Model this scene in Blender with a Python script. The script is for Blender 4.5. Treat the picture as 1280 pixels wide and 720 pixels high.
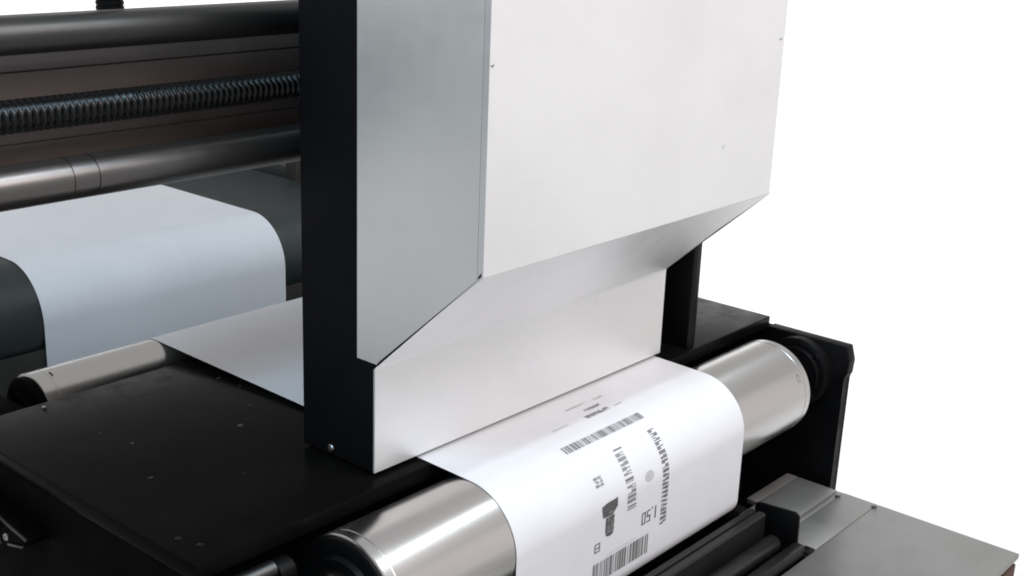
import bpy, bmesh, math, random
from mathutils import Vector, Matrix

random.seed(7)
for o in list(bpy.data.objects):
    bpy.data.objects.remove(o)
scene = bpy.context.scene
COL = scene.collection
PI = math.pi

# ------------------------------------------------------------------ camera
cam_data = bpy.data.cameras.new('camera')
cam_data.sensor_width = 36.0
cam_data.lens = 36.0 * 1612.0 / 1280.0
cam_data.clip_start = 0.02
cam_data.clip_end = 50.0
cam = bpy.data.objects.new('camera', cam_data)
COL.objects.link(cam)
# world axes seen from the camera (x right, y down, z forward)
ax = Vector((1440, -451, 1612)).normalized()
az = -Vector((-194, 5140, 1612)).normalized()
az = (az - ax * az.dot(ax)).normalized()
ay = az.cross(ax)
right = Vector((ax.x, ay.x, az.x))
down = Vector((ax.y, ay.y, az.y))
fwd = Vector((ax.z, ay.z, az.z))
rot = Matrix((right, -down, -fwd)).transposed()
cam.matrix_world = Matrix.Translation((0, 0, 0.42)) @ rot.to_4x4()
scene.camera = cam

# ------------------------------------------------------------------ world, lamps, exposure
world = bpy.data.worlds.new('World')
scene.world = world
world.use_nodes = True
bg = world.node_tree.nodes['Background']
bg.inputs[0].default_value = (1.0, 0.985, 0.985, 1)
bg.inputs[1].default_value = 0.47


def area_lamp(name, loc, target, size, power, colour, size_y=None):
    d = bpy.data.lights.new(name, 'AREA')
    d.energy = power
    d.color = colour
    d.size = size
    if size_y:
        d.shape = 'RECTANGLE'
        d.size_y = size_y
    o = bpy.data.objects.new(name, d)
    COL.objects.link(o)
    o.location = loc
    o.rotation_euler = (Vector(target) - Vector(loc)).to_track_quat('-Z', 'Y').to_euler()
    return o


area_lamp('overhead_lamp', (0.85, 0.20, 1.15), (0.82, 0.58, 0.0), 0.30, 3.7, (0.86, 0.93, 1.0), 0.05)
area_lamp('side_lamp', (-0.35, 0.15, 1.55), (0.75, 0.95, 0.0), 0.5, 12.5, (0.52, 0.80, 1.0))
area_lamp('front_lamp', (2.45, -1.0, 0.25), (0.8, 0.55, 0.10), 1.4, 1.6, (1.0, 0.90, 0.86))  # added fill off to the right, brightens the front panel and roller
area_lamp('fill_lamp', (0.95, -0.80, 1.42), (0.8, 0.6, 0.0), 0.7, 19, (1.0, 0.89, 0.87))
area_lamp('strip_lamp', (1.80, -0.10, 1.50), (1.0, 0.58, 0.0), 2.4, 8, (0.86, 0.96, 1.0), 0.16)  # added to lay the bright band along the front roller

# unseen lamps added to whiten the backdrop, turned away from the machine
look = Vector((fwd.x, fwd.y, 0)).normalized()
across = Vector((look.y, -look.x, 0))
for w in (-2.4, 0.0, 2.4):
    p = look * 2.1 + across * w
    q = look * 3.9 + across * w * 1.1
    area_lamp('backdrop_lamp', (p.x, p.y, 2.0), (q.x, q.y, 1.65), 1.4, 54, (1, 1, 1))

vs = scene.view_settings
vs.view_transform = 'Standard'
vs.look = 'None'
vs.exposure = 0.0
vs.gamma = 1.0
vs.use_curve_mapping = False
scene.cycles.filter_width = 1.9
scene.cycles.max_bounces = 8
scene.cycles.use_denoising = True


# ------------------------------------------------------------------ materials
def new_mat(name):
    m = bpy.data.materials.new(name)
    m.use_nodes = True
    nt = m.node_tree
    return m, nt, nt.nodes['Principled BSDF']


def coords(nt, scale=(1, 1, 1), kind='Object'):
    tc = nt.nodes.new('ShaderNodeTexCoord')
    mp = nt.nodes.new('ShaderNodeMapping')
    mp.inputs['Scale'].default_value = scale
    nt.links.new(tc.outputs[kind], mp.inputs['Vector'])
    return mp.outputs['Vector']


def noise(nt, vec, scale, detail=4, rough=0.55):
    n = nt.nodes.new('ShaderNodeTexNoise')
    n.inputs['Scale'].default_value = scale
    n.inputs['Detail'].default_value = detail
    n.inputs['Roughness'].default_value = rough
    nt.links.new(vec, n.inputs['Vector'])
    return n.outputs['Fac']


def ramp(nt, fac, stops):
    r = nt.nodes.new('ShaderNodeValToRGB')
    el = r.color_ramp.elements
    while len(el) < len(stops):
        el.new(0.5)
    for e, (p, c) in zip(el, stops):
        e.position = p
        e.color = (*c, 1) if len(c) == 3 else c
    nt.links.new(fac, r.inputs['Fac'])
    return r.outputs['Color']


def grey(v):
    return (v, v, v)


def mix(nt, fac, a, b, blend='MIX'):
    m = nt.nodes.new('ShaderNodeMix')
    m.data_type = 'RGBA'
    m.blend_type = blend
    for sock, v in ((0, fac), (6, a), (7, b)):
        if isinstance(v, bpy.types.NodeSocket):
            nt.links.new(v, m.inputs[sock])
        elif sock == 0:
            m.inputs[0].default_value = v
        else:
            m.inputs[sock].default_value = (*v, 1)
    return m.outputs[2]


def bump(nt, bsdf, h, strength, dist):
    b = nt.nodes.new('ShaderNodeBump')
    b.inputs['Strength'].default_value = strength
    b.inputs['Distance'].default_value = dist
    nt.links.new(h, b.inputs['Height'])
    nt.links.new(b.outputs['Normal'], bsdf.inputs['Normal'])


def steel(name, base, rough, metallic=1.0, brush=(3, 400, 400), smudge=0.10, tint=(1, 1, 1), bump_s=0.02, wavy=0.0, rvar=1.0, streaks=0.12, specks=0):
    """brushed metal: streaks along the long axis, hand smudges and faint dents"""
    m, nt, b = new_mat(name)
    streak = noise(nt, coords(nt, brush), 1.0, 3)
    cloud = noise(nt, coords(nt), 9.0, 5, 0.6)
    fine = noise(nt, coords(nt), 60.0, 3)
    c = tuple(base * t for t in tint)
    lo = tuple(x * (1 - smudge) for x in c)
    hi = tuple(min(1, x * (1 + smudge * 0.5)) for x in c)
    col = ramp(nt, cloud, [(0.30, lo), (0.55, c), (0.75, hi)])
    col = mix(nt, streaks, col, ramp(nt, streak, [(0.3, lo), (0.7, hi)]))
    if specks:
        vo = nt.nodes.new('ShaderNodeTexVoronoi')
        vo.inputs['Scale'].default_value = specks
        nt.links.new(coords(nt), vo.inputs['Vector'])
        spot = ramp(nt, vo.outputs['Distance'], [(0.02, grey(0.45)), (0.07, grey(0))])
        sel = ramp(nt, noise(nt, coords(nt), 11.0, 2), [(0.57, grey(0)), (0.63, grey(1))])
        col = mix(nt, mix(nt, 1.0, spot, sel, 'MULTIPLY'), col, tuple(x * 0.45 for x in c))
    nt.links.new(col, b.inputs['Base Color'])
    b.inputs['Metallic'].default_value = metallic
    rr = ramp(nt, mix(nt, 0.5, cloud, fine), [(0.3, grey(max(0.03, rough - 0.05 * rvar))), (0.7, grey(rough + 0.07 * rvar))])
    nt.links.new(rr, b.inputs['Roughness'])
    wave = noise(nt, coords(nt), 4.0, 1)
    wb = nt.nodes.new('ShaderNodeBump')
    wb.inputs['Strength'].default_value = wavy
    wb.inputs['Distance'].default_value = 0.02
    nt.links.new(wave, wb.inputs['Height'])
    bump(nt, b, streak, bump_s, 0.0004)
    nt.links.new(wb.outputs['Normal'], nt.nodes[-1].inputs['Normal'])
    return m


def paint(name, col, rough, spec=0.3, chips=None, var=0.35, bump_s=0.15, dust=None, chip_col=(0.25, 0.25, 0.23)):
    m, nt, b = new_mat(name)
    v = coords(nt)
    cloud = noise(nt, v, 14.0, 6, 0.65)
    c = ramp(nt, cloud, [(0.3, tuple(x * (1 - var) for x in col)), (0.72, tuple(x * (1 + var) for x in col))])
    if dust:
        d = noise(nt, v, 5.0, 8, 0.75)
        c = mix(nt, ramp(nt, d, [(0.52, grey(0)), (0.75, grey(0.5))]), c, dust)
    if chips:
        vo = nt.nodes.new('ShaderNodeTexVoronoi')
        vo.inputs['Scale'].default_value = chips
        vo.inputs['Randomness'].default_value = 1.0
        nt.links.new(v, vo.inputs['Vector'])
        spot = ramp(nt, vo.outputs['Distance'], [(0.035, grey(1)), (0.06, grey(0))])
        sel = ramp(nt, noise(nt, v, 23.0, 2), [(0.56, grey(0)), (0.60, grey(1))])
        c = mix(nt, mix(nt, 1.0, spot, sel, 'MULTIPLY'), c, chip_col)
    nt.links.new(c, b.inputs['Base Color'])
    b.inputs['Specular IOR Level'].default_value = spec
    rr = ramp(nt, noise(nt, v, 35.0, 4), [(0.3, grey(max(0.05, rough - 0.08))), (0.7, grey(min(1, rough + 0.1)))])
    nt.links.new(rr, b.inputs['Roughness'])
    bump(nt, b, noise(nt, v, 260.0, 3), bump_s, 0.0004)
    return m


M = {}
M['housing'] = steel('brushed_stainless', 0.92, 0.40, 0.65, (4, 4, 700), 0.05, wavy=0.03, specks=26)
M['housing_side'] = steel('stainless_side_warmed', 0.94, 0.42, 0.60, (4, 4, 700), 0.07, (1.01, 1.0, 0.975), wavy=0.03, specks=26)  # same stainless, warmed in colour to offset the blue side lamp's light
M['roller'] = steel('ground_steel_roller', 0.66, 0.245, 1.0, (160, 2, 2), 0.02, (1.0, 0.98, 0.96), 0.0, rvar=0.0, streaks=0.25)
M['idler'] = steel('idler_steel', 0.60, 0.245, 1.0, (160, 2, 2), 0.02, (1.0, 0.99, 0.96), 0.0, rvar=0.0, streaks=0.25)
M['rail'] = steel('guide_rail_steel', 0.07, 0.40, 0.85, (3, 300, 300), 0.05, (1.0, 1.0, 0.98), 0.0)
M['rail_low'] = steel('lower_rail_steel', 0.17, 0.33, 0.9, (3, 300, 300), 0.05, (1.0, 0.96, 0.93), 0.0)
M['plate'] = steel('delivery_plate_steel', 0.31, 0.46, 0.70, (3, 200, 200), 0.22, (1.0, 0.995, 0.95), specks=18)
M['strip'] = steel('edge_strip_steel', 0.27, 0.5, 0.6, (3, 200, 200), 0.12, (1.0, 0.97, 0.93))
M['screw'] = steel('screw_steel', 0.45, 0.3, 1.0, (50, 50, 50), 0.1)
M['dark_steel'] = steel('dark_steel', 0.10, 0.35, 1.0, (3, 200, 200), 0.15)
M['lead_screw'] = steel('blackened_screw_steel', 0.032, 0.32, 0.9, (50, 50, 50), 0.1, (0.96, 1.0, 1.03))
M['table'] = paint('black_table_paint', (0.0052, 0.0051, 0.0047), 0.22, 0.025, 120, var=0.2, bump_s=0.04, chip_col=(0.035, 0.034, 0.031), dust=(0.012, 0.0115, 0.0105))
M['black'] = paint('black_paint', (0.005, 0.005, 0.0055), 0.45, 0.12)
M['head_black'] = paint('black_powder_coat', (0.008, 0.008, 0.0095), 0.6, 0.06, var=0.12)
M['void_black'] = paint('matt_black_frame', (0.0022, 0.0022, 0.0022), 0.6, 0.03)
M['bar'] = paint('anodised_black_bar', (0.011, 0.0102, 0.0096), 0.36, 0.35, var=0.15, bump_s=0.05)
M['brown'] = paint('brown_anodised_plate', (0.115, 0.092, 0.083), 0.5, 0.35, var=0.10, bump_s=0.05)
M['rubber'] = paint('belt_rubber', (0.020, 0.027, 0.027), 0.5, 0.5, var=0.05, bump_s=0.15)
M['beige'] = paint('beige_enamel', (0.22, 0.20, 0.175), 0.5, 0.4, var=0.08)
M['cross'] = paint('brown_grey_primer', (0.030, 0.027, 0.024), 0.6, 0.3)
M['chip'] = paint('bare_primer', (0.06, 0.06, 0.056), 0.6, 0.3)
M['edge'] = paint('rusty_plate_edge', (0.12, 0.06, 0.05), 0.7, 0.2)


def make_paper():
    m, nt, b = new_mat('white_label_paper')
    v = coords(nt)
    c = ramp(nt, noise(nt, v, 26.0, 5), [(0.3, (0.710, 0.713, 0.738)), (0.7, (0.742, 0.745, 0.770))])
    nt.links.new(c, b.inputs['Base Color'])
    b.inputs['Roughness'].default_value = 0.55
    b.inputs['Specular IOR Level'].default_value = 0.25
    bump(nt, b, noise(nt, v, 9.0, 3), 0.16, 0.004)
    return m


M['paper'] = make_paper()


def ink(name, val):
    m, nt, b = new_mat(name)
    c = ramp(nt, noise(nt, coords(nt), 900.0, 2), [(0.3, grey(val * 0.8)), (0.7, grey(val * 1.25))])
    nt.links.new(c, b.inputs['Base Color'])
    b.inputs['Roughness'].default_value = 0.6
    return m


M['ink'] = ink('black_ink', 0.085)
M['ink_grey'] = ink('grey_ink', 0.17)
M['ink_pale'] = ink('pale_ink', 0.48)


m, nt, b = new_mat('white_backdrop')
c = ramp(nt, noise(nt, coords(nt), 0.8, 3), [(0.3, grey(0.90)), (0.7, grey(0.93))])
nt.links.new(c, b.inputs['Base Color'])
b.inputs['Roughness'].default_value = 0.9
b.inputs['Specular IOR Level'].default_value = 0.1
M['backdrop'] = m

# ------------------------------------------------------------------ mesh helpers
def obj(name, bm, mat, parent=None, smooth=None):
    me = bpy.data.meshes.new(name)
    bmesh.ops.recalc_face_normals(bm, faces=bm.faces)
    bm.to_mesh(me)
    bm.free()
    me.materials.append(M[mat] if isinstance(mat, str) else mat)
    if smooth is not None:
        for p in me.polygons:
            p.use_smooth = True
        me.set_sharp_from_angle(angle=math.radians(smooth))
    o = bpy.data.objects.new(name, me)
    COL.objects.link(o)
    o.parent = parent
    return o


def thing(name, label, cat):
    o = bpy.data.objects.new(name, None)
    o.empty_display_size = 0.05
    COL.objects.link(o)
    o['label'] = label
    o['category'] = cat
    return o


def add_box(bm, x0, x1, y0, y1, z0, z1, bevel=0.0):
    r = bmesh.ops.create_cube(bm, size=1.0)
    vv = r['verts']
    for v in vv:
        v.co = Vector(((x0 + x1) / 2 + v.co.x * (x1 - x0), (y0 + y1) / 2 + v.co.y * (y1 - y0),
                       (z0 + z1) / 2 + v.co.z * (z1 - z0)))
    if bevel:
        es = list({e for v in vv for e in v.link_edges})
        bmesh.ops.bevel(bm, geom=es, offset=bevel, segments=2, affect='EDGES', profile=0.5)


def box(name, dims, mat, parent=None, bevel=0.001):
    bm = bmesh.new()
    add_box(bm, *dims, bevel=bevel)
    return obj(name, bm, mat, parent, 40)


def add_prism(bm, poly, x0, x1):
    """polygon in (y, z) pushed along x"""
    a = [bm.verts.new((x0, y, z)) for y, z in poly]
    b_ = [bm.verts.new((x1, y, z)) for y, z in poly]
    bm.faces.new(a)
    bm.faces.new(b_[::-1])
    n = len(poly)
    for i in range(n):
        bm.faces.new((a[i], b_[i], b_[(i + 1) % n], a[(i + 1) % n]))


def prism(name, poly, x0, x1, mat, parent=None, bevel=0.0):
    bm = bmesh.new()
    add_prism(bm, poly, x0, x1)
    if bevel:
        bmesh.ops.bevel(bm, geom=bm.edges[:], offset=bevel, segments=2, affect='EDGES', profile=0.5)
    return obj(name, bm, mat, parent, 40)


def add_lathe(bm, profile, cy, cz, seg=64, axis='x', origin=0.0):
    """profile: list of (along, radius); revolved round an axis along x (centre y,z), y or z"""
    rings = []
    for a, r in profile:
        ring = []
        for k in range(seg):
            t = 2 * PI * k / seg
            c, s = r * math.cos(t), r * math.sin(t)
            if axis == 'x':
                p = (a, cy + c, cz + s)
            elif axis == 'z':
                p = (cy + c, cz + s, a)
            else:
                p = (cy + c, a, cz + s)
            ring.append(bm.verts.new(p))
        rings.append(ring)
    for r0, r1 in zip(rings, rings[1:]):
        for k in range(seg):
            bm.faces.new((r0[k], r0[(k + 1) % seg], r1[(k + 1) % seg], r1[k]))
    bm.faces.new(rings[0][::-1])
    bm.faces.new(rings[-1])


def lathe(name, profile, cy, cz, mat, parent=None, seg=64, axis='x', smooth=35):
    bm = bmesh.new()
    add_lathe(bm, profile, cy, cz, seg, axis)
    return obj(name, bm, mat, parent, smooth)


def cyl(name, x0, x1, cy, cz, r, mat, parent=None, seg=48, bev=0.0008, axis='x'):
    return lathe(name, [(x0, r - bev), (x0 + bev, r), (x1 - bev, r), (x1, r - bev)], cy, cz, mat, parent, seg, axis)


def screw_head(x, y, z, r, parent, mat='screw', name='screw'):
    """round socket screw whose head faces -x"""
    bm = bmesh.new()
    add_lathe(bm, [(x + 0.001, r), (x - r * 0.5, r), (x - r * 0.75, r * 0.8), (x - r * 0.75, r * 0.45),
                   (x - r * 0.25, r * 0.42)], y, z, 18)
    return obj(name, bm, mat, parent, 30)


# ------------------------------------------------------------------ backdrop: white sweep added to make the background white
prof = [(1.2, -0.9), (2.6, -0.9)]
for k in range(1, 13):
    t = k / 12 * PI / 2
    prof.append((2.6 + 1.4 * math.sin(t), -0.9 + 1.4 * (1 - math.cos(t))))
prof.append((4.0, 0.62))
bm = bmesh.new()
rows = [[bm.verts.new(look * u + across * w + Vector((0, 0, z))) for w in (-5, 5)] for u, z in prof]
for r0, r1 in zip(rows, rows[1:]):
    bm.faces.new((r0[0], r0[1], r1[1], r1[0]))
backdrop = obj('backdrop', bm, 'backdrop', None, 60)
backdrop['kind'] = 'structure'
backdrop['label'] = 'plain white backdrop added behind the whole machine to whiten the background'

# ------------------------------------------------------------------ machine frame
XL, XR = 0.4298, 1.1510
frame = thing('machine_frame', 'black steel machine frame with flat scuffed table top under the print head', 'machine frame')
prism('table_top', [(0.6155, 0.0), (0.6155, -0.0125), (0.9215, -0.0125), (0.9215, 0.0)],
      XL, XR, 'table', frame, 0.0012)
prism('side_frame', [(0.527, -0.0110), (0.6165, -0.0110), (0.6165, -0.0135), (0.95, -0.0135), (0.99, -0.05), (1.60, -0.05), (1.60, -0.88),
                     (0.530, -0.88), (0.527, -0.046), (0.5235, -0.040), (0.5225, -0.026)], 1.1505, 1.1640, 'black', frame, 0.0008)
prism('side_frame', [(0.527, -0.0135), (0.900, -0.0135), (0.93, -0.05), (1.60, -0.05), (1.60, -0.88), (0.527, -0.88)],
      0.4320, 0.4450, 'void_black', frame, 0.0008)
box('base_plate', (0.4455, 1.1500, 0.54, 1.60, -0.30, -0.29), 'void_black', frame)
box('cross_plate', (0.4455, 1.1500, 0.665, 0.675, -0.285, -0.0130), 'void_black', frame)
box('cross_plate', (0.4455, 1.1500, 1.1672, 1.1690, -0.26, -0.055), 'cross', frame, 0.0004)
box('cross_plate', (0.4455, 1.1500, 0.900, 0.908, -0.285, -0.0130), 'void_black', frame)
# roller bearing on the side frame
lathe('bearing_flange', [(1.1505, 0.036), (1.140, 0.036), (1.138, 0.033), (1.138, 0.028), (1.134, 0.027), (1.134, 0.020)],
      0.5750, -0.0475, 'black', frame, 40)
for k in range(4):
    t = PI / 4 + k * PI / 2
    screw_head(1.139, 0.5750 + 0.0305 * math.cos(t), -0.0475 + 0.0305 * math.sin(t), 0.0030, frame, 'black', 'flange_screw')
# shelf rail behind the delivery plate
box('shelf_rail', (1.030, 1.044, 0.555, 0.64, -0.175, -0.163), 'bar', frame)
# tie rod and bracket below the near table corner
cyl('tie_rod', 0.4455, 0.4850, 0.607, -0.021, 0.0065, 'dark_steel', frame)
lathe('tie_rod_boss', [(0.4850, 0.0065), (0.4850, 0.010), (0.4975, 0.010), (0.4990, 0.0085), (0.4990, 0.004)], 0.607, -0.026, 'black', frame, 32)
# cast clamp bolted on the outside of the left side frame
prism('clamp_block', [(0.797, -0.046), (0.802, -0.053), (0.845, -0.064), (0.93, -0.064), (0.93, -0.037), (0.86, -0.037)],
      0.4140, 0.4318, 'void_black', frame, 0.0012)
for (ya, za), (yb, zb) in (((0.797, -0.046), (0.858, -0.0372)), ((0.860, -0.037), (0.93, -0.037)), ((0.8022, -0.0532), (0.824, -0.0588))):
    nl = math.hypot(yb - ya, zb - za)
    uy, uz = -(zb - za) / nl * 0.0018, (yb - ya) / nl * 0.0018
    prism('clamp_lip', [(ya, za), (yb, zb), (yb + uy, zb + uz), (ya + uy, za + uz)], 0.4128, 0.4150, 'dark_steel', frame, 0.0003)
prism('clamp_jaw', [(0.842, -0.041), (0.836, -0.052), (0.850, -0.060), (0.882, -0.058), (0.884, -0.042)], 0.4060, 0.4139, 'black', frame, 0.0012)
for yy, zz, rr in ((0.826, -0.0525, 0.0030), (0.8385, -0.0605, 0.0026), (0.900, -0.050, 0.0045)):
    screw_head(0.4145, yy, zz, rr, frame, 'screw', 'clamp_bolt')
screw_head(0.4315, 0.800, -0.092, 0.006, frame, 'dark_steel', 'frame_screw')
# bare spots where the paint is chipped off the table
for px_, py_, w_, h_ in ((0.5870, 0.7720, 0.0075, 0.0040), (0.6180, 0.8000, 0.0030, 0.0022), (0.6390, 0.8390, 0.0030, 0.0016), (0.6365, 0.8660, 0.0060, 0.0018),
                         (0.5080, 0.8020, 0.0035, 0.0020), (0.5010, 0.8350, 0.0020, 0.0020), (0.4830, 0.7420, 0.0050, 0.0018), (0.6480, 0.8480, 0.0080, 0.0010), (0.5350, 0.7000, 0.0014, 0.0014)):
    bm = bmesh.new()
    bm.faces.new([bm.verts.new((px_ + w_ * 0.5 * random.uniform(0.6, 1.1) * math.cos(k * PI / 4), py_ + h_ * 0.7 * random.uniform(0.6, 1.1) * math.sin(k * PI / 4), 0.0003)) for k in range(8)])
    obj('paint_chip', bm, 'chip', frame)
# hex bolts on the table top
for xx, yy in ((0.4480, 0.6350), (0.443, 0.652)):
    lathe('table_bolt', [(0.0, 0.0026), (0.0006, 0.0026), (0.0009, 0.0020)], xx, yy, 'black', frame, 12, 'z')
lathe('table_bolt', [(0.0, 0.0018), (0.0010, 0.0018), (0.0014, 0.0012)], 0.497, 0.9105, 'screw', frame, 12, 'z')

# ------------------------------------------------------------------ front roller
RY, RZ, RR = 0.5750, -0.0475, 0.0470
roller = thing('steel_roller', 'large shiny steel roller carrying the printed paper in front of the print head', 'roller')
XA, XB = 0.5228, 1.0842
lathe('shell', [(XA, RR - 0.0022), (XA + 0.0005, RR - 0.0006), (XA + 0.0011, RR), (XA + 0.0083, RR), (XA + 0.0086, RR - 0.0005), (XA + 0.0091, RR - 0.0005), (XA + 0.0094, RR),
                (XB - 0.0100, RR), (XB - 0.0097, RR - 0.0004), (XB - 0.0092, RR - 0.0004), (XB - 0.0089, RR), (XB - 0.0010, RR), (XB - 0.0004, RR - 0.0006), (XB, RR - 0.0022)],
      RY, RZ, 'roller', roller, 160)
lathe('end_cap', [(XA + 0.002, RR - 0.0024), (XA - 0.0015, RR - 0.0024), (XA - 0.0025, RR - 0.004), (XA - 0.0025, 0.033), (XA - 0.006, 0.031), (XA - 0.006, 0.022)], RY, RZ, 'black', roller, 80)
lathe('end_cap', [(XB - 0.002, RR - 0.0024), (XB + 0.0015, RR - 0.0024), (XB + 0.0025, RR - 0.004), (XB + 0.0025, 0.030), (XB + 0.006, 0.029), (XB + 0.006, 0.020)], RY, RZ, 'black', roller, 80)
lathe('hub', [(0.518, 0.0245), (0.510, 0.0245), (0.5085, 0.0230), (0.5085, 0.013)], RY, RZ, 'dark_steel', roller, 40)
cyl('shaft', 0.4455, 0.512, RY, RZ, 0.0125, 'dark_steel', roller)
cyl('shaft', 1.086, 1.1500, RY, RZ, 0.0125, 'dark_steel', roller)
# set screw hole in the rim
t = math.radians(150)
bm = bmesh.new()
n = Vector((0, math.cos(t), math.sin(t)))
tang = Vector((0, -math.sin(t), math.cos(t)))
cpt = Vector((1.0674, RY, RZ)) + n * (RR + 0.0002)
vv = [bm.verts.new(cpt + Vector((1, 0, 0)) * 0.0026 * math.cos(k * PI / 8) + tang * 0.0040 * math.sin(k * PI / 8)) for k in range(16)]
vi = [bm.verts.new(cpt - n * 0.0012 + Vector((1, 0, 0)) * 0.0013 * math.cos(k * PI / 8) + tang * 0.0020 * math.sin(k * PI / 8)) for k in range(16)]
for k in range(16):
    bm.faces.new((vv[k], vv[(k + 1) % 16], vi[(k + 1) % 16], vi[k]))
bm.faces.new(vi)
obj('set_screw', bm, 'rail', roller, 30)

# ------------------------------------------------------------------ rear idler roller
IY, IZ, IR = 0.9680, -0.0258, 0.0328
idler = thing('steel_roller', 'slim dull steel roller behind the black table with black bearing end', 'roller')
lathe('shell', [(0.5170, IR - 0.002), (0.5178, IR), (0.5290, IR), (0.5293, IR - 0.0005), (0.5298, IR - 0.0005), (0.5301, IR), (1.085, IR), (1.0858, IR - 0.002)],
      IY, IZ, 'idler', idler, 96)
lathe('end_cap', [(0.5180, IR - 0.0022), (0.5120, IR - 0.0022), (0.5105, IR - 0.004), (0.5105, 0.018), (0.506, 0.017), (0.506, 0.012)], IY, IZ, 'void_black', idler, 64)
cyl('shaft', 0.4455, 0.507, IY, IZ, 0.009, 'dark_steel', idler)
cyl('shaft', 1.0855, 1.150, IY, IZ, 0.009, 'dark_steel', idler)
box('bearing_block', (0.476, 0.5000, IY - 0.030, IY + 0.030, IZ - 0.05, IZ + 0.016), 'void_black', idler, 0.003)
bm = bmesh.new()
t = math.radians(104)
n = Vector((0, math.cos(t), math.sin(t)))
tang = Vector((0, -math.sin(t), math.cos(t)))
cpt = Vector((0.5330, IY, IZ)) + n * (IR + 0.0002)
vv = [bm.verts.new(cpt + Vector((1, 0, 0)) * 0.0010 * math.cos(k * PI / 8) + tang * 0.0036 * math.sin(k * PI / 8)) for k in range(16)]
bm.faces.new(vv)
obj('set_screw', bm, 'dark_steel', idler)

# ------------------------------------------------------------------ rear conveyor belt
BY, BZ, BR = 1.2235, -0.0305, 0.0580
conv = thing('conveyor', 'dark rubber conveyor belt behind the machine under the blank paper', 'conveyor')
pts = []
for k in range(25):
    t = -PI / 2 - PI * k / 24
    pts.append((BY + BR * math.cos(t), BZ + BR * math.sin(t)))
for k in range(13):
    t = PI / 2 - PI * k / 12
    pts.append((2.05 + BR * math.cos(t), BZ + BR * math.sin(t)))
bm = bmesh.new()
xs = [0.47, 1.108]
A = [[bm.verts.new((x, y, z)) for y, z in pts] for x in xs]
IN = [[bm.verts.new((x, BYc + (y - BYc) * 0.95, BZ + (z - BZ) * 0.95)) for (y, z) in pts for BYc in [min(max(y, BY), 2.05)]] for x in xs]
N = len(pts)
for k in range(N):
    j = (k + 1) % N
    bm.faces.new((A[0][k], A[0][j], A[1][j], A[1][k]))
    bm.faces.new((IN[0][k], IN[1][k], IN[1][j], IN[0][j]))
    bm.faces.new((A[0][k], IN[0][k], IN[0][j], A[0][j]))
    bm.faces.new((A[1][k], A[1][j], IN[1][j], IN[1][k]))
obj('belt', bm, 'rubber', conv, 35)
cyl('drum', 0.474, 1.104, BY, BZ, BR * 0.94, 'dark_steel', conv)
cyl('drum', 0.474, 1.104, 2.05, BZ, BR * 0.94, 'dark_steel', conv)
box('side_rail', (1.125, 1.140, 1.26, 2.10, -0.06, 0.034), 'rubber', conv, 0.002)
box('side_guard', (1.150, 1.165, 1.15, 2.10, -0.06, 0.140), 'beige', conv, 0.002)
box('side_rail', (0.430, 0.455, 1.26, 2.10, -0.06, 0.010), 'beige', conv, 0.002)
box('rail_post', (1.1105, 1.1240, 1.322, 1.345, -0.06, 0.085), 'cross', conv, 0.002)

# ------------------------------------------------------------------ paper web
PX0, PX1 = 0.6434, 0.9593
PR = RR + 0.0005
S0Z = RZ + PR          # height of the sheet where it leaves the roller


def paper_pt(s, lift=0.0):
    """s = 0 on the crown of the front roller, positive round the front and down, negative towards the rear"""
    if s <= 0:
        yb, zb = IY, IZ + IR + 0.0004
        f_ = min(1.0, -s / (yb - RY))
        return (RY - s, S0Z + (zb - S0Z) * f_ ** 0.9 + lift)
    a = s / PR
    if a < PI / 2:
        return (RY - (PR + lift) * math.sin(a), RZ + (PR + lift) * math.cos(a))
    v = s - PR * PI / 2
    if v < 0.064:
        return (RY - PR - lift, RZ - v)
    a = min(PI / 2, (v - 0.064) / 0.018)       # the sheet turns back under the roller
    return (RY - PR - lift + 0.018 * (1 - math.cos(a)), RZ - 0.064 - 0.018 * math.sin(a))


path = []
path.append((RY - PR + 0.060, RZ - 0.082))
for k in range(12, -1, -1):
    path.append(paper_pt(PR * PI / 2 + 0.064 + 0.018 * PI / 2 * k / 12))
for k in range(3, 0, -1):
    path.append(paper_pt(PR * PI / 2 + 0.016 * k))
for k in range(33):
    path.append(paper_pt(PR * PI / 2 * (1 - k / 32)))
flat = IY - RY
for k in range(1, 25):
    path.append(paper_pt(-flat * k / 24))
IP = IR + 0.0004
for k in range(1, 15):
    t = PI / 2 - PI / 2 * k / 14
    path.append((IY + IP * math.cos(t), IZ + IP * math.sin(t)))
path += [(IY + IP, -0.08), (IY + IP, -0.16)]
LY, LZ, LR = IY + IP + 0.08, -0.18, 0.08
for k in range(1, 12):
    t = PI + PI * k / 12
    path.append((LY + LR * math.cos(t), LZ + LR * math.sin(t)))
FP = BR + 0.0008
path += [(BY - FP, -0.15), (BY - FP, -0.10), (BY - FP, -0.06)]
for k in range(0, 25):
    t = PI - PI / 2 * k / 24
    path.append((BY + FP * math.cos(t), BZ + FP * math.sin(t)))
for k in range(1, 13):
    path.append((BY + 0.7 * k / 12, BZ + FP))
bm = bmesh.new()
NX = 8
grid = [[bm.verts.new((PX0 + (PX1 - PX0) * i / NX, y, z)) for i in range(NX + 1)] for y, z in path]
for r0, r1 in zip(grid, grid[1:]):
    for i in range(NX):
        bm.faces.new((r0[i], r0[i + 1], r1[i + 1], r1[i]))
paper = obj('paper_web', bm, 'paper', None, 60)
paper['label'] = 'white paper web running over the rollers, printed with barcodes at the front'
paper['category'] = 'paper'

LIFT = 0.00022


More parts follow.
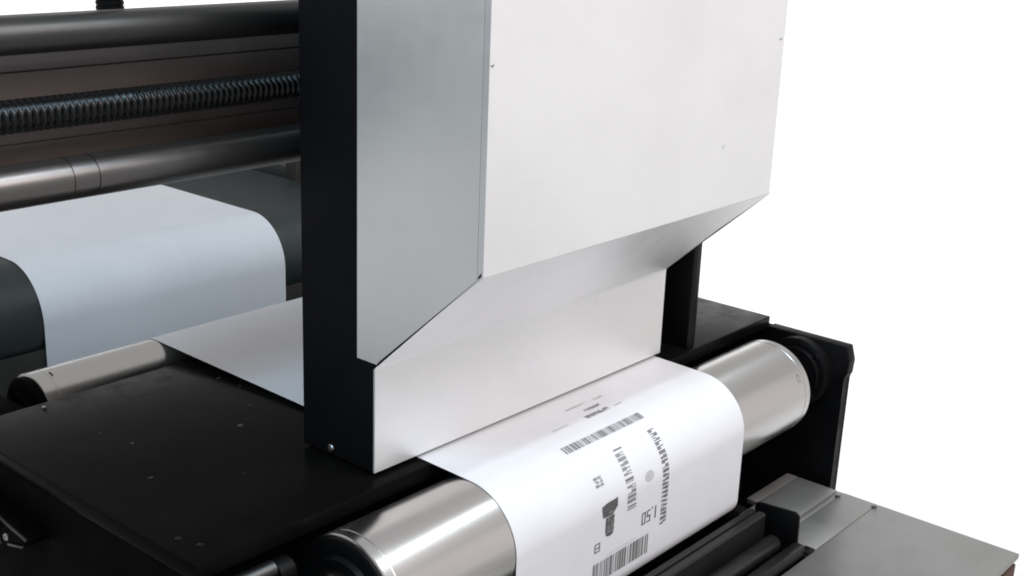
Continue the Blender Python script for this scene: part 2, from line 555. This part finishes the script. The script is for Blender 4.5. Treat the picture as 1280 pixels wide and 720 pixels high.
def add_patch(bm, x0, x1, s0, s1, skew=0.0, lift_=LIFT):
    """printed rectangle lying on the sheet; skew shifts x along s"""
    n = max(1, int(math.ceil(abs(s1 - s0) / 0.004)))
    prev = None
    for k in range(n + 1):
        sv = s0 + (s1 - s0) * k / n
        y, z = paper_pt(sv, lift_)
        sh = skew * k / n
        row = (bm.verts.new((x0 + sh, y, z)), bm.verts.new((x1 + sh, y, z)))
        if prev:
            bm.faces.new((prev[0], prev[1], row[1], row[0]))
        prev = row


def add_blob(bm, pts):
    bm.faces.new([bm.verts.new((x, *paper_pt(sv, LIFT))) for x, sv in pts])


def glyphs(bm, x0, x1, s0, s1, along, n, rnd):
    """row of illegible characters: each a few short strokes in its own cell"""
    for k in range(n):
        if along == 'x':
            a0 = x0 + (x1 - x0) * k / n
            cw = (x1 - x0) / n * 0.78
            cell = (a0, a0 + cw, s0, s1)
        else:
            a0 = s0 + (s1 - s0) * k / n
            cw = (s1 - s0) / n * 0.78
            cell = (x0, x1, a0, a0 + cw)
        cx0, cx1, cs0, cs1 = cell
        w, h = cx1 - cx0, cs1 - cs0
        # each character is a knot of three or four short strokes
        n_ = 3
        for j in range(n_):
            lo, hi = rnd.choice(((0.0, 1.0), (0.0, 1.0), (0.0, 1.0), (0.0, 0.55), (0.45, 1.0)))
            if along == 'x':
                add_patch(bm, cx0 + w * j / n_, cx0 + w * (j + 0.72) / n_, cs0 + h * lo, cs0 + h * hi)
            else:
                add_patch(bm, cx0 + w * lo, cx0 + w * hi, cs0 + h * j / n_, cs0 + h * (j + 0.72) / n_)


def barcode(bm, x0, x1, s0, s1, along, rnd, unit=0.0011, fill=0.55):
    lo, hi = (x0, x1) if along == 'x' else (s0, s1)
    p = lo
    while p < hi - unit:
        w = unit * rnd.choice((0.6, 1, 1, 1.6, 2.2))
        g = unit * rnd.choice((0.6, 0.9, 1.4)) * (1 - fill) * 2
        e = min(hi, p + w)
        if along == 'x':
            add_patch(bm, p, e, s0, s1)
        else:
            add_patch(bm, x0, x1, p, e)
        p = e + g


# the print: positions on the sheet in metres, x across the web, s along it
def printed(name, mat, fill, label=None):
    bm_ = bmesh.new()
    fill(bm_)
    o = obj(name, bm_, mat, paper)
    if label:
        o['label'] = label
    return o


R_ = random.Random(11)
printed('barcode', 'ink_grey', lambda q: barcode(q, 0.7365, 0.8415, 0.0105, 0.0183, 'x', R_, 0.0011, 0.50),
        'long narrow printed barcode across the crown of the roller')
printed('text_line', 'ink', lambda q: glyphs(q, 0.8302, 0.8392, 0.0300, 0.1168, 's', 22, R_),
        'long line of printed characters running down the paper')


def middle_code(q):
    barcode(q, 0.7805, 0.7915, 0.0320, 0.0345, 's', R_, 0.0009, 0.45)
    glyphs(q, 0.7795, 0.7900, 0.0360, 0.0560, 's', 5, R_)
    barcode(q, 0.7795, 0.7905, 0.0575, 0.0622, 's', R_, 0.0010, 0.35)
    glyphs(q, 0.7805, 0.7920, 0.0636, 0.0800, 's', 4, R_)
    barcode(q, 0.7812, 0.7930, 0.0812, 0.0862, 's', R_, 0.0010, 0.35)


printed('text_block', 'ink_grey', middle_code, 'broad column of coded characters in the middle of the print')
printed('text_block', 'ink_grey', lambda q: (glyphs(q, 0.7433, 0.7480, 0.0450, 0.0538, 's', 3, R_), glyphs(q, 0.7488, 0.7533, 0.0450, 0.0538, 's', 3, R_)))
printed('round_stamp', 'ink_pale', lambda q: add_blob(q, [(0.8115 + 0.0060 * math.cos(k * PI / 10), 0.0645 + 0.0045 * math.sin(k * PI / 10)) for k in range(20)]),
        'small pale round stamp')


def product_picture(q):
    add_blob(q, [(0.7465, 0.0695), (0.7528, 0.0681), (0.7618, 0.0677), (0.7618, 0.0735), (0.7465, 0.0735)])
    add_blob(q, [(0.7620, 0.0680), (0.7674, 0.0671), (0.7672, 0.0755), (0.7620, 0.0755)])
    add_blob(q, [(0.7468, 0.0737), (0.7618, 0.0737), (0.7658, 0.0757), (0.7608, 0.0803), (0.7483, 0.0797)])
    for k in range(5):
        s_ = 0.0807 + k * 0.0027
        add_patch(q, 0.7521, 0.7636 - 0.0006 * (k % 2), s_, s_ + 0.0026)
    add_blob(q, [(0.7528, 0.0945), (0.7633, 0.0945), (0.7623, 0.0973), (0.7593, 0.0983), (0.7558, 0.0979), (0.7534, 0.0967)])


printed('product_picture', 'ink', product_picture, 'small dark printed picture of a motor')
printed('product_shading', 'ink_grey', lambda q: (add_patch(q, 0.7550, 0.7612, 0.0755, 0.0785, 0, 0.0004), add_patch(q, 0.7538, 0.7575, 0.0812, 0.0850, 0, 0.0004), add_patch(q, 0.7590, 0.7618, 0.0850, 0.0930, 0, 0.0004), add_patch(q, 0.7540, 0.7580, 0.0880, 0.0940, 0, 0.0004)))


def numerals(q):
    # upside-down figures: 0, 5, comma, 1
    x, a, b_ = 0.8028, 0.0952, 0.1062
    add_patch(q, x, x + 0.0014, a, b_); add_patch(q, x + 0.0040, x + 0.0054, a, b_)
    add_patch(q, x + 0.0014, x + 0.0040, a, a + 0.0012); add_patch(q, x + 0.0014, x + 0.0040, b_ - 0.0012, b_)
    x = 0.8098; m_ = (a + b_) / 2
    for s_ in (a, m_ - 0.0006, b_ - 0.0012):
        add_patch(q, x, x + 0.0054, s_, s_ + 0.0012)
    add_patch(q, x + 0.0040, x + 0.0054, m_, b_ - 0.0012); add_patch(q, x, x + 0.0014, a + 0.0012, m_)
    add_patch(q, 0.8168, 0.8182, 0.0942, 0.0960)
    add_patch(q, 0.8216, 0.8232, 0.0947, 0.1062)


printed('numerals', 'ink', numerals, 'upside-down printed price figures')
printed('barcode', 'ink_grey', lambda q: barcode(q, 0.7385, 0.8140, 0.1172, 0.1350, 'x', R_, 0.0016, 0.55),
        'large tall printed barcode just above the black guide bar')
printed('text_line', 'ink_pale', lambda q: glyphs(q, 0.7550, 0.7965, 0.1142, 0.1152, 'x', 18, R_))
printed('numerals', 'ink_grey', lambda q: (add_patch(q, 0.7390, 0.7402, 0.0992, 0.1072), add_patch(q, 0.7450, 0.7462, 0.0992, 0.1072),
                                           add_patch(q, 0.7402, 0.7450, 0.0992, 0.1004), add_patch(q, 0.7402, 0.7450, 0.1027, 0.1039),
                                           add_patch(q, 0.7402, 0.7450, 0.1060, 0.1072)))
printed('text_line', 'ink_grey', lambda q: glyphs(q, 0.8085, 0.8298, -0.0228, -0.0190, 'x', 8, R_))
printed('text_line', 'ink_grey', lambda q: glyphs(q, 0.7980, 0.8295, -0.0138, -0.0090, 'x', 12, R_))
printed('text_line', 'ink_pale', lambda q: glyphs(q, 0.8330, 0.8455, -0.0318, -0.0290, 'x', 6, R_))
printed('text_line', 'ink_pale', lambda q: glyphs(q, 0.7960, 0.8210, -0.0325, -0.0300, 'x', 10, R_))
printed('text_line', 'ink_grey', lambda q: glyphs(q, 0.8368, 0.8475, -0.0114, -0.0098, 'x', 5, R_))
printed('text_line', 'ink_pale', lambda q: glyphs(q, 0.7556, 0.7760, -0.0135, -0.0115, 'x', 9, R_))

# ------------------------------------------------------------------ print head
HX0, HX1 = 0.5965, 0.9648
ZT = 0.520
head = thing('print_head', 'tall stainless steel print head housing with black side plate above the paper', 'print head')
T = 0.0015
# front cover: flat sheet with short folded returns on both sides
bm = bmesh.new()
add_prism(bm, [(0.5267, 0.1765), (0.5267, ZT), (0.5267 + T, ZT), (0.5267 + T, 0.1765)], HX0, HX1 - 0.0035)
add_prism(bm, [(0.5267 + T, 0.1800), (0.5267 + T, ZT), (0.5318, ZT), (0.5318, 0.1760)], HX0, HX0 + T)
add_prism(bm, [(0.5267 + T, 0.1800), (0.5267 + T, ZT), (0.5318, ZT), (0.5318, 0.1760)], HX1 - 0.0035 - T, HX1 - 0.0035)
obj('front_panel', bm, 'housing', head, 30)
# sloping cover bent into the vertical lower apron
ln = math.hypot(0.1005, 0.0880)
ny, nz = 0.0880 / ln, 0.1005 / ln
outer = [(0.5270, 0.1761)]
for k in range(7):
    f_ = k / 6
    # small bend radius at the lower fold
    a0 = Vector((0.6272 - 0.006 * 0.1005 / ln, 0.0890 + 0.006 * 0.0880 / ln))
    a1 = Vector((0.6272, 0.0890))
    a2 = Vector((0.6272, 0.0830))
    q = a0 * (1 - f_) ** 2 + a1 * 2 * f_ * (1 - f_) + a2 * f_ ** 2
    outer.append((q.x, q.y))
outer.append((0.6272, 0.0040))
inner = [(0.6272 + T, 0.0040), (0.6272 + T, 0.0830 + 0.002), (0.5270 + T, 0.1761 + 0.0008)]
prism('lower_cover', outer + inner, HX0 + 0.0002, HX1, 'housing', head)
side = [(0.5325, 0.1737), (0.5325, ZT), (0.6461, ZT), (0.6461, 0.0895), (0.6246, 0.0895)]
prism('side_panel', side, HX0 + 0.0004, HX0 + 0.0020, 'housing_side', head)
prism('side_panel', side, HX1 - 0.0070, HX1 - 0.0054, 'housing_side', head)
plate_poly = [(0.6290, 0.0040), (0.6290, 0.0886), (0.6466, 0.0886), (0.6466, ZT), (0.7065, ZT), (0.7065, 0.0030)]
prism('side_plate', plate_poly, HX0 + 0.0008, HX0 + 0.0110, 'head_black', head, 0.0004)
prism('side_plate', plate_poly, HX1 - 0.0150, HX1 - 0.0060, 'head_black', head, 0.0004)
box('carriage_body', (HX0 + 0.0115, HX1 - 0.0155, 0.655, 0.7055, 0.010, ZT - 0.01), 'void_black', head)
screw_head(HX0 + 0.0012, 0.6743, 0.0090, 0.0032, head)
for px_, pz_ in ((0.5990, 0.3130), (0.9545, 0.3070)):
    lathe('rivet', [(0.5268, 0.0011), (0.5262, 0.0011), (0.5259, 0.0006)], px_, pz_, 'screw', head, 12, 'y')

# ------------------------------------------------------------------ gantry
gantry = thing('gantry', 'dark gantry beam with round guide rails and threaded lead screw behind the print head', 'gantry')
GX0, GX1 = 0.10, 1.000
cyl('guide_rail', GX0, GX1, 0.760, 0.3188, 0.0118, 'rail', gantry, 48)
low = [(GX0, 0.0143)]
for gx in (0.4405, 0.4590):
    low += [(gx, 0.0143), (gx + 0.0002, 0.0136), (gx + 0.0010, 0.0136), (gx + 0.0012, 0.0143)]
low.append((GX1, 0.0143))
lathe('guide_rail', low, 0.760, 0.2242, 'rail_low', gantry, 48)
# back plate with a shallow groove
prism('back_plate', [(0.790, 0.2150), (0.790, 0.2440), (0.7915, 0.2442), (0.7915, 0.2450), (0.790, 0.2452), (0.790, 0.2910), (0.793, 0.2912), (0.793, 0.2922), (0.790, 0.2924), (0.790, 0.3270), (0.802, 0.3270), (0.802, 0.2150)],
      GX0, GX1, 'brown', gantry)
# lead screw with a real helical thread
pitch, r0, seg = 0.0051, 0.0108, 20
bm = bmesh.new()
sub = 6
nn = int((GX1 - GX0) / pitch * sub)
rings = []
for i in range(nn + 1):
    x = GX0 + (GX1 - GX0) * i / nn
    ring = []
    for k in range(seg):
        t = 2 * PI * k / seg
        ph = (x / pitch - k / seg) % 1.0
        h = max(0.0, min(1.0, (abs(ph - 0.5) - 0.10) / 0.15))
        r = r0 - 0.0020 * (1 - h)
        ring.append(bm.verts.new((x, 0.760 + r * math.cos(t), 0.2690 + r * math.sin(t))))
    rings.append(ring)
for a_, b_ in zip(rings, rings[1:]):
    for k in range(seg):
        bm.faces.new((a_[k], a_[(k + 1) % seg], b_[(k + 1) % seg], b_[k]))
bm.faces.new(rings[0]); bm.faces.new(rings[-1])
obj('lead_screw', bm, 'lead_screw', gantry, 50)
# right hand post standing on the table
prism('post', [(0.6205, 0.0), (0.6205, 0.36), (0.83, 0.36), (0.83, 0.0)], 1.0005, 1.0145, 'black', gantry, 0.0012)
# left hand post, out of the picture
box('post', (0.08, 0.0995, 0.70, 0.83, -0.42, 0.36), 'black', gantry)
# carriage bearing shoes behind the head
for zz in (0.2242, 0.3188):
    bm = bmesh.new()
    add_box(bm, 0.72, 0.945, 0.7075, 0.742, zz - 0.018, zz + 0.018, 0.001)
    obj('bearing_shoe', bm, 'void_black', gantry, 40)
# black height spindle rising from the beam
bm = bmesh.new()
pr = []
z = 0.250
while z < 0.46:
    pr += [(z, 0.0098), (z + 0.0022, 0.0098), (z + 0.0024, 0.0092), (z + 0.0034, 0.0092)]
    z += 0.0036
add_lathe(bm, pr, 0.5180, 0.8150, 28, 'z')
obj('height_spindle', bm, 'black', gantry, 30)

# ------------------------------------------------------------------ delivery plate
PZ = -0.160
deliv = thing('delivery_plate', 'flat grey steel delivery table with scribed seams at the lower right', 'metal table')
secs = [(0.5585, 0.5705, 1.0560, 'strip', 0.0002), (0.5130, 0.5575, 1.0200, 'plate', 0.0), (0.5063, 0.5124, 1.0200, 'plate', -0.0004),
        (0.4690, 0.5056, 0.9960, 'plate', 0.0), (0.3265, 0.4684, 0.60, 'plate', 0.0)]
for y0, y1, x0, mt, dz in secs:
    box('deck_panel', (x0, 1.1380, y0, y1, PZ - 0.005, PZ + dz), mt, deliv, 0.0005)
box('apron', (0.60, 1.1360, 0.3275, 0.3300, PZ - 0.060, PZ - 0.0102), 'edge', deliv, 0.0004)
box('support_beam', (0.60, 1.1360, 0.3320, 0.52, PZ - 0.060, PZ - 0.0105), 'void_black', deliv)
for xx, yy in ((1.1255, 0.5060), (1.1300, 0.4687)):
    lathe('deck_screw', [(PZ - 0.001, 0.0028), (PZ + 0.0006, 0.0028), (PZ + 0.0008, 0.0018)], xx, yy, 'dark_steel', deliv, 14, 'z')

# ------------------------------------------------------------------ guide bars in front of the paper
guide = thing('guide_bars', 'black guide bar set with square end plate beside the paper edge', 'guide bar')
prism('bar', [(0.5050, -0.1585), (0.5050, -0.1245), (0.5065, -0.1230), (0.5120, -0.1230), (0.5125, -0.1255), (0.5150, -0.1255), (0.5155, -0.1235),
              (0.5215, -0.1235), (0.5225, -0.1250), (0.5225, -0.1585)], 0.56, 0.9740, 'bar', guide)
lathe('round_bar', [(0.56, 0.0085), (0.972, 0.0085), (0.974, 0.0075)], 0.4945, -0.1490, 'bar', guide, 40)
box('bar', (0.56, 0.9895, 0.4700, 0.4810, -0.1595, -0.1480), 'bar', guide, 0.0015)
prism('end_plate', [(0.5255, -0.1595), (0.5255, -0.1255), (0.5225, -0.1235), (0.4840, -0.1205), (0.4800, -0.1235), (0.4790, -0.1595)], 0.9900, 0.9930, 'black', guide, 0.0005)
box('foot', (0.9935, 1.0060, 0.4680, 0.4780, -0.1595, -0.1575), 'black', guide, 0.0004)
